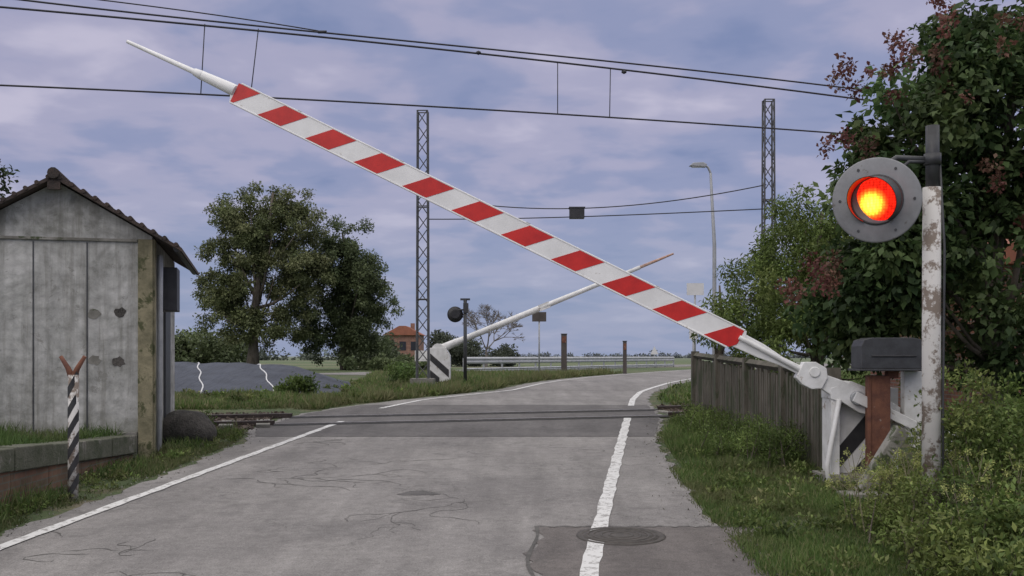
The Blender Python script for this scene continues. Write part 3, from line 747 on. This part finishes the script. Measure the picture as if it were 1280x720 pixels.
tree('large_tree',(-10.2,63,.6),(-10.3,63,9),.3,
 [(-10.8,63,7.2,2.7,2.4,3.4),(-9.4,63,5.4,2.3,2.4,3.4),(-9.4,63,2.4,2.4,2.2,1.9),(-12.4,63,3.2,2.4,2.0,2.2),(-8.4,63,4.6,1.4,1.5,2.4)],320,.25,.58,66000,.155,G2,5,18,var=.26,surf=.2,shell=1.6)
def mass(name,px0,px1,top,d,K,n,size,cols,seed,rr0=.5,rr1=1.0):
    rr=random.Random(seed); cl=[]
    for i in range(K):
        px=rr.uniform(px0,px1); t=(px-px0)/(px1-px0); tp=top[0]+(top[1]-top[0])*t
        zt=EYE+(445-tp-rr.uniform(-3,6))*d/1280; r=rr.uniform(rr0,rr1)*d/75; zc=rr.uniform(Z(d)+.2,max(zt-r*.8,Z(d)+.3))
        cl.append((((px-640)*d/1280,d+rr.uniform(-3,3),zc),r))
    return leaves_mesh(name,*leafdata(cl,n,size,cols,.6,.2,2.2,.85,.35),M_LEAF)
mass('distant_trees',190,300,(404,414),78,70,11000,.28,G2,1)
mass('distant_trees',440,488,(402,418),88,36,6000,.3,[(.075,.095,.06),(.10,.12,.07)],2)
mass('distant_trees',545,640,(412,434),84,60,11000,.22,[(.07,.085,.065),(.095,.11,.075)],4,.3,.6)
mass('distant_trees',440,540,(440,448),60,26,4000,.2,G2,6,.3,.5)
mass('distant_trees',640,1100,(443,441),400,160,9000,.8,[(.13,.15,.16),(.16,.18,.18)],8,.12,.3)  # leaf colours paled to paint in distance haze
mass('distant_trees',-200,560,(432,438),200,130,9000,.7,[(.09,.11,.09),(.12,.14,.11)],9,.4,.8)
b=MB(); rr=random.Random(12)
M_TWIG=simple('grey_twigs',(.20,.18,.165),(.15,.135,.125),2,.9,0,0)
def br(p,dv,l,r,dep):
    q=p+dv*l; b.tube([p,p.lerp(q,.5)+Vector((rr.uniform(-.05,.05)*l,0,0)),q],[r,r*.8,r*.6],M_TWIG,4,False)
    if dep:
        for _ in range(3 if dep>1 else 5):
            nd=(dv+Vector((rr.gauss(0,.55),rr.gauss(0,.5),rr.gauss(.08,.3)))).normalized(); br(q,nd,l*rr.uniform(.66,.86),max(r*.64,.013),dep-1)
br(Vector((-2.0,80,.5)),Vector((0,0,1)),1.45,.12,6)
b.obj('bare_tree',None,0,False)
G3=[(.035,.068,.026),(.055,.093,.033),(.08,.122,.044),(.115,.155,.057)]
def C3(px,py,d): v=at(px,py,d); return (v.x,v.y,v.z)
fl=[]
rr=random.Random(4)
for (px,py,r,k) in ((1085,105,45,9),(1060,180,30,6),(1150,60,35,6),(1190,10,25,4),(1270,40,30,4),(1260,215,30,5),(1015,345,30,7),(985,365,18,4),(1270,290,22,3),(1210,120,40,3)):
    for _ in range(k):
        fl.append((C3(px+rr.uniform(-r,r),py+rr.uniform(-r*.6,r*.6),12.05+rr.uniform(-.3,.6)),rr.uniform(.05,.12)))
FC=[(.10,.04,.036),(.155,.06,.052),(.16,.10,.065)]
tree('flowering_tree',(6.3,13.2,.0),(6.3,13.2,5.2),.17,
 [(6.6,13.2,4.6,1.8,1.3,1.6),(5.1,13.0,4.15,.85,1.0,.75),(4.75,13,3.3,.65,.8,.8),(5.0,13,2.7,.95,1.0,.95),(6.6,13.2,2.5,1.8,1.2,1.5),(4.75,13.4,2.1,.8,.9,.7),(7.2,13,5.6,1.3,1.1,.9),(4.5,13.6,1.75,.55,.6,.45),(5.9,13,5.4,.6,.8,.7)],
 280,.16,.36,40000,.12,G3,9,26,(fl,2500,.055,FC),.6,.5,.38,surf=.45,shell=1.9)
G4=[(.08,.12,.032),(.115,.165,.044),(.155,.205,.06),(.195,.235,.075)]
tree('garden_tree',(5.4,18.2,.2),(5.5,18.2,4),.13,
 [(5.6,18.2,3.4,1.2,1.0,1.1),(5.0,18,2.6,1.1,1.0,1.0),(4.2,18,2.2,.75,.8,.85),(6.2,18.4,3.4,1.2,1,1.3),(4.6,17.5,1.6,.9,.9,.7),(6.5,18,2.0,1.4,1,1.4)],
 200,.14,.28,30000,.085,G4,14,20,None,.35,.5,.33,surf=.4,shell=1.8)
tree('garden_tree',(4.4,22.5,.3),(4.6,22.5,3),.1,
 [(4.55,22.5,2.5,.5,.6,.8),(5.2,22.6,2.2,.9,.8,.9),(5.4,22.6,3.1,.7,.6,.6),(6.4,22.6,3.2,1.2,.9,1.6)],80,.14,.28,11000,.10,[(.07,.11,.04),(.11,.15,.05),(.14,.18,.06)],24,14,None,.4,.4,.35)
tree('side_tree',(-12.6,22,.3),(-12.4,22,5.5),.2,[(-12.2,22,4.7,1.45,1.4,1.3),(-12.0,22,3.9,1.6,1.2,.9)],50,.22,.4,9000,.12,[(.03,.045,.018),(.05,.07,.03)],31,12)
G5=[(.065,.105,.028),(.10,.15,.04),(.145,.19,.054),(.20,.235,.072)]
def shrub(name,boxes,K,r0,r1,n,size,cols,seed,asp=.45,stems=True,var=.35,droop=-.2):
    rr=random.Random(seed); cl=[]; b=MB()
    for _ in range(K):
        x0,x1,y0,y1,z0,z1=rr.choice(boxes); x,y,z=rr.uniform(x0,x1),rr.uniform(y0,y1),rr.uniform(z0,z1)
        cl.append(((x,y,z),rr.uniform(r0,r1)))
        if stems:
            bx=x+rr.uniform(-.2,.2); by=y+rr.uniform(-.2,.2)
            b.tube([(bx,by,Z(by)-.05),((bx+x)/2,(by+y)/2+.03,(Z(by)+z)/2),(x,y,z+.1)],[.010,.007,.003],M_BARK,5,False)
    e=empty(name,(boxes[0][0],boxes[0][2],Z(boxes[0][2])))
    if stems: b.obj('stems',e,0,False)
    leaves_mesh('leaves',*leafdata(cl,n,size,cols,asp,droop,2.0,.9,var),M_LEAF,e); return e
shrub('green_shrub',[(3.95,5.2,8.6,10.2,.1,.95),(3.4,4.8,6.8,8.4,-.1,.45),(4.4,6.5,9.5,11.2,.3,1.2),(2.6,4.0,5.4,6.8,-.25,.10),(5.0,7.0,11.0,12.0,.2,1.35),(3.0,3.8,6.2,7.6,-.2,.15)],210,.09,.23,36000,.055,G5,41)
shrub('green_shrub',[(3.3,3.9,8.4,9.8,-.1,.40),(3.2,3.8,7.4,8.8,-.15,.25),(3.9,4.4,9.8,10.4,.0,.6),(3.0,3.5,8.0,9.6,-.1,.15)],64,.07,.17,8000,.045,[(.11,.165,.04),(.16,.21,.06),(.23,.26,.09)],43,.4)
shrub('green_shrub',[(2.75,3.6,13.0,16.5,.1,.42),(3.1,3.65,12.6,14,.1,.5),(3.0,3.6,16,19,.2,.5)],110,.08,.19,17000,.042,[(.075,.12,.03),(.11,.16,.045),(.15,.20,.06)],44,.35)
shrub('green_shrub',[(-5.6,-5.2,26.0,26.3,.5,.85),(-6.0,-5.6,26.0,26.3,.4,.55)],14,.10,.22,2200,.09,[(.08,.13,.035),(.12,.17,.045)],45,.5)
shrub('green_shrub',[(-3.7,-3.2,31,32.4,.6,1.15),(-3.4,-2.6,31,32,.5,.75)],20,.14,.26,3500,.09,[(.07,.12,.035),(.12,.17,.05)],46,.5)
shrub('green_shrub',[(-4.9,-4.4,14.5,15.2,.0,.12),(-5.5,-5.0,16.4,17,.2,.45)],14,.08,.15,1800,.045,[(.07,.11,.03),(.10,.15,.04)],47,.4)
def weeds(name,n,x0f,x1f,y0,y1,seed,leaf,cnt):
    rr=random.Random(seed); cl=[]
    for _ in range(n):
        y=rr.uniform(y0,y1); x=rr.uniform(float(x0f(y)),float(x1f(y))); cl.append(((x,y,Z(y)+.03),rr.uniform(.04,.12)))
    leaves_mesh(name,*leafdata(cl,cnt,leaf,[(.06,.10,.028),(.10,.15,.04),(.15,.19,.06),(.19,.19,.09)],.45,-.5,1.6,.7,.4),M_LEAF)
weeds('verge_weeds',190,lambda y:xr(y)+.25,lambda y:3.8,7,16,61,.05,9000)
weeds('verge_weeds',90,lambda y:-4.95,lambda y:xl(y)-.15,6,17,62,.045,4200)
weeds('verge_weeds',170,lambda y:-9+.0*y,lambda y:xl(y)-.3,22.5,34,63,.10,7000)
weeds('verge_weeds',60,lambda y:xr(y)+.3,lambda y:xr(y)+3,22.5,36,64,.10,3000)
# grass
def grass(name,regs):
    Ps=[];Ls=[];Cs=[];Ws=[]
    for (n,x0f,x1f,y0,y1,zfun,h0,h1,w,cols,thr) in regs:
        y=y0+(y1-y0)*RNG.random(n); a=x0f(y); c=x1f(y); x=a+(c-a)*RNG.random(n)
        nz=np.sin(x*2.1+y*1.3)+np.sin(x*-1.7+y*2.9+1)+np.sin(x*5.3+y*.7+2)*.7+np.sin(y*6.1-x*3.1)*.6
        keep=(nz+RNG.normal(size=n)*.9>thr)
        if zfun is zf: keep&=(np.abs(y-railY(x))>1.9)
        x,y,nz=x[keep],y[keep],nz[keep]; m=len(x)
        L=(h0+(h1-h0)*RNG.random(m)**1.6)*(1+.22*nz); L=np.maximum(L,.02)
        Ps.append(np.stack([x,y,zfun(y)-.01],1)); Ls.append(L); Ws.append(np.full(m,w))
        cols=np.array(cols); t=RNG.random(m)*(len(cols)-1); i0=np.minimum(t.astype(int),len(cols)-2); fr=(t-i0)[:,None]
        dry=np.clip((np.sin(x*1.3-y*.9+2)+np.sin(x*3.7+y*2.3))*.3,0,.6)[:,None]
        C=(cols[i0]*(1-fr)+cols[i0+1]*fr)*(1+.12*nz)[:,None]; C=C*(1-dry)+np.array([.17,.16,.085])*dry; Cs.append(C)
    P=np.concatenate(Ps);L=np.concatenate(Ls);W_=np.concatenate(Ws);C=np.concatenate(Cs);n=len(P)
    A=unit(RNG.normal(size=(n,3))*.42+np.array([0,0,1])); B=unit(np.cross(A,RNG.normal(size=(n,3))))
    return leaves_mesh(name,P,A,B,L,W_,C,M_GRASS,None,.12)
GG=[(.06,.105,.03),(.09,.148,.04),(.12,.178,.052),(.20,.20,.10)]
GD=[(.06,.09,.03),(.09,.12,.04),(.17,.16,.09)]
grass('grass',[
 (84000,lambda y:xr(y)+.02,lambda y:xr(y)*0+4.4,5.5,12.5,zf,.03,.11,.009,GG,-2.2),
 (18000,lambda y:xr(y)-.05,lambda y:xr(y)+.5,5.5,20,zf,.02,.06,.009,GD,.1),
 (42000,lambda y:xr(y)+.12,lambda y:xr(y)*0+3.8,12.5,20,zf,.04,.2,.011,GG,-1.4),
 (26000,lambda y:y*0-4.97,lambda y:xl(y)-.08,6,18.5,zf,.03,.10,.010,GD,-.3),
 (10000,lambda y:y*0-5.1,lambda y:y*0-4.6,6,18.5,zf,.05,.22,.010,GG,-.1),
 (28000,lambda y:y*0-8.2,lambda y:wx(y)-.2,7,13.9,terr,.06,.24,.011,[(.05,.09,.025),(.075,.13,.035),(.10,.155,.045)],-2),
 (60000,lambda y:y*0-13,lambda y:xl(y)-.2,22,26.6,zf,.06,.2,.02,GG+[(.2,.18,.10)],-1.0),
 (60000,lambda y:-4.3-.10*(y-27),lambda y:xl(y)-.2,26.6,50,zf,.08,.24,.03,GG+[(.2,.18,.10)],-1.4),
 (28000,lambda y:xr(y)+.25,lambda y:xr(y)+8,22.2,50,zf,.08,.25,.03,GG,-1.2),
 (12000,lambda y:xl(y)-.9,lambda y:xl(y)-.15,22,48,zf,.12,.32,.03,[(.11,.14,.05),(.19,.185,.09)],-.3),
])
# tall weeds lower right with pale heads
b=MB(); cl=[]; rr=random.Random(77)
for _ in range(30):
    x=rr.uniform(3.0,4.2); y=rr.uniform(7.4,9.8) if x>3.4 else rr.uniform(8.6,9.9); h=rr.uniform(.40,.75); z=Z(y)
    tx=x+rr.uniform(-.15,.15); b.tube([(x,y,z),((x+tx)/2,y,z+h*.5),(tx,y,z+h)],[.006,.004,.002],M_PIL,4,False)
    for k in range(5):
        a=rr.uniform(0,6.28); q=(tx+.1*math.cos(a),y+.1*math.sin(a),z+h*rr.uniform(.75,1.05)); b.tube([(tx,y,z+h*.7),q],[.003,.002],M_PIL,4,False); cl.append((q,.03))
e=empty('tall_weeds',(3.5,8.5,Z(8.5))); b.obj('stems',e,0,False)
leaves_mesh('seed_heads',*leafdata(cl,4200,.018,[(.28,.33,.09),(.4,.42,.16)],.6,0,2,1,.2),M_LEAF,e)
b=MB(); rr=random.Random(3)
for _ in range(1300):
    y=rr.uniform(6,20); s=rr.uniform(.006,.02); z=Z(y)+.006
    x=float(xr(y))+abs(rr.gauss(0,.25))*rr.choice((1,1,-.5)) if rr.random()<.6 else float(xl(y))-abs(rr.gauss(0,.2))*rr.choice((1,1,-.5))
    p=[Vector((rr.gauss(0,1),rr.gauss(0,1),rr.gauss(0,1))).normalized()*s for _ in range(4)]
    b.add([Vector((x,y,z+s*.3))+q for q in p],[(0,1,2),(0,2,3),(0,3,1),(1,3,2)],M_CONC)
b.obj('gravel')
# ------------------------------------------------------------------ world + sun
w=bpy.data.worlds.new('World'); sc.world=w; w.use_nodes=True; nt=w.node_tree; bg=nt.nodes['Background']
SE,SR=math.radians(32),math.radians(215)
sky=nt.nodes.new('ShaderNodeTexSky'); sky.sky_type='NISHITA'; sky.sun_disc=False; sky.sun_elevation=SE; sky.sun_rotation=SR
tc=nt.nodes.new('ShaderNodeTexCoord'); sp=nt.nodes.new('ShaderNodeSeparateXYZ'); nt.links.new(tc.outputs['Generated'],sp.inputs[0])
zc=mathn(nt,'MAXIMUM',sp.outputs[2],0.); zd=mathn(nt,'ADD',zc,.16)
cb=nt.nodes.new('ShaderNodeCombineXYZ'); nt.links.new(mathn(nt,'DIVIDE',sp.outputs[0],zd),cb.inputs[0]); nt.links.new(mathn(nt,'DIVIDE',sp.outputs[1],zd),cb.inputs[1])
n1=noise(nt,cb.outputs[0],1.15,5,.5,.2); n2=noise(nt,cb.outputs[0],3.6,4,.5,.2)
f=mathn(nt,'ADD',mathn(nt,'MULTIPLY',n1,.6),mathn(nt,'MULTIPLY',n2,.4))
cloud=ramp(nt,f,[(.36,(.20,.245,.42)),(.45,(.27,.30,.47)),(.53,(.375,.37,.52)),(.63,(.51,.485,.62))],'EASE')
hz=ramp(nt,zc,[(.0,1.),(.06,.75),(.17,0.)])
cloud=mix(nt,mathn(nt,'MULTIPLY',hz,.75),cloud,(.275,.33,.485))
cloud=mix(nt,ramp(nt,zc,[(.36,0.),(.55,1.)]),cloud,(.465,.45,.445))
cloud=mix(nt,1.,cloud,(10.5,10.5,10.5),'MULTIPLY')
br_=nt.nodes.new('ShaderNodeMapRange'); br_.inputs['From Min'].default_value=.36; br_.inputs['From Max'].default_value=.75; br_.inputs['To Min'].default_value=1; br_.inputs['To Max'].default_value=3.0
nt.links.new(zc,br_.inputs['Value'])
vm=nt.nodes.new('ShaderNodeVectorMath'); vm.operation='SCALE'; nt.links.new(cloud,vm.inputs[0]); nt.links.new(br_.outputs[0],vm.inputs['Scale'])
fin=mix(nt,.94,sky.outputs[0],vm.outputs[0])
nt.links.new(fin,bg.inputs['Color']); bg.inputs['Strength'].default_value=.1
sl_=bpy.data.lights.new('sun','SUN'); sl_.energy=.7; sl_.angle=math.radians(35); sl_.color=(1,.92,.84)
so=bpy.data.objects.new('sun',sl_); sc.collection.objects.link(so)
sd=Vector((math.sin(SR)*math.cos(SE),math.cos(SR)*math.cos(SE),math.sin(SE)))
so.rotation_euler=sd.to_track_quat('Z','Y').to_euler(); so.location=(0,0,20)
# ------------------------------------------------------------------ camera
cam=bpy.data.cameras.new('camera'); co=bpy.data.objects.new('camera',cam); sc.collection.objects.link(co)
co.location=(0,0,EYE); co.rotation_euler=(math.radians(90),0,0); cam.sensor_width=36; cam.lens=36; cam.shift_y=85/1280; cam.clip_end=9000; cam.clip_start=.05
sc.camera=co
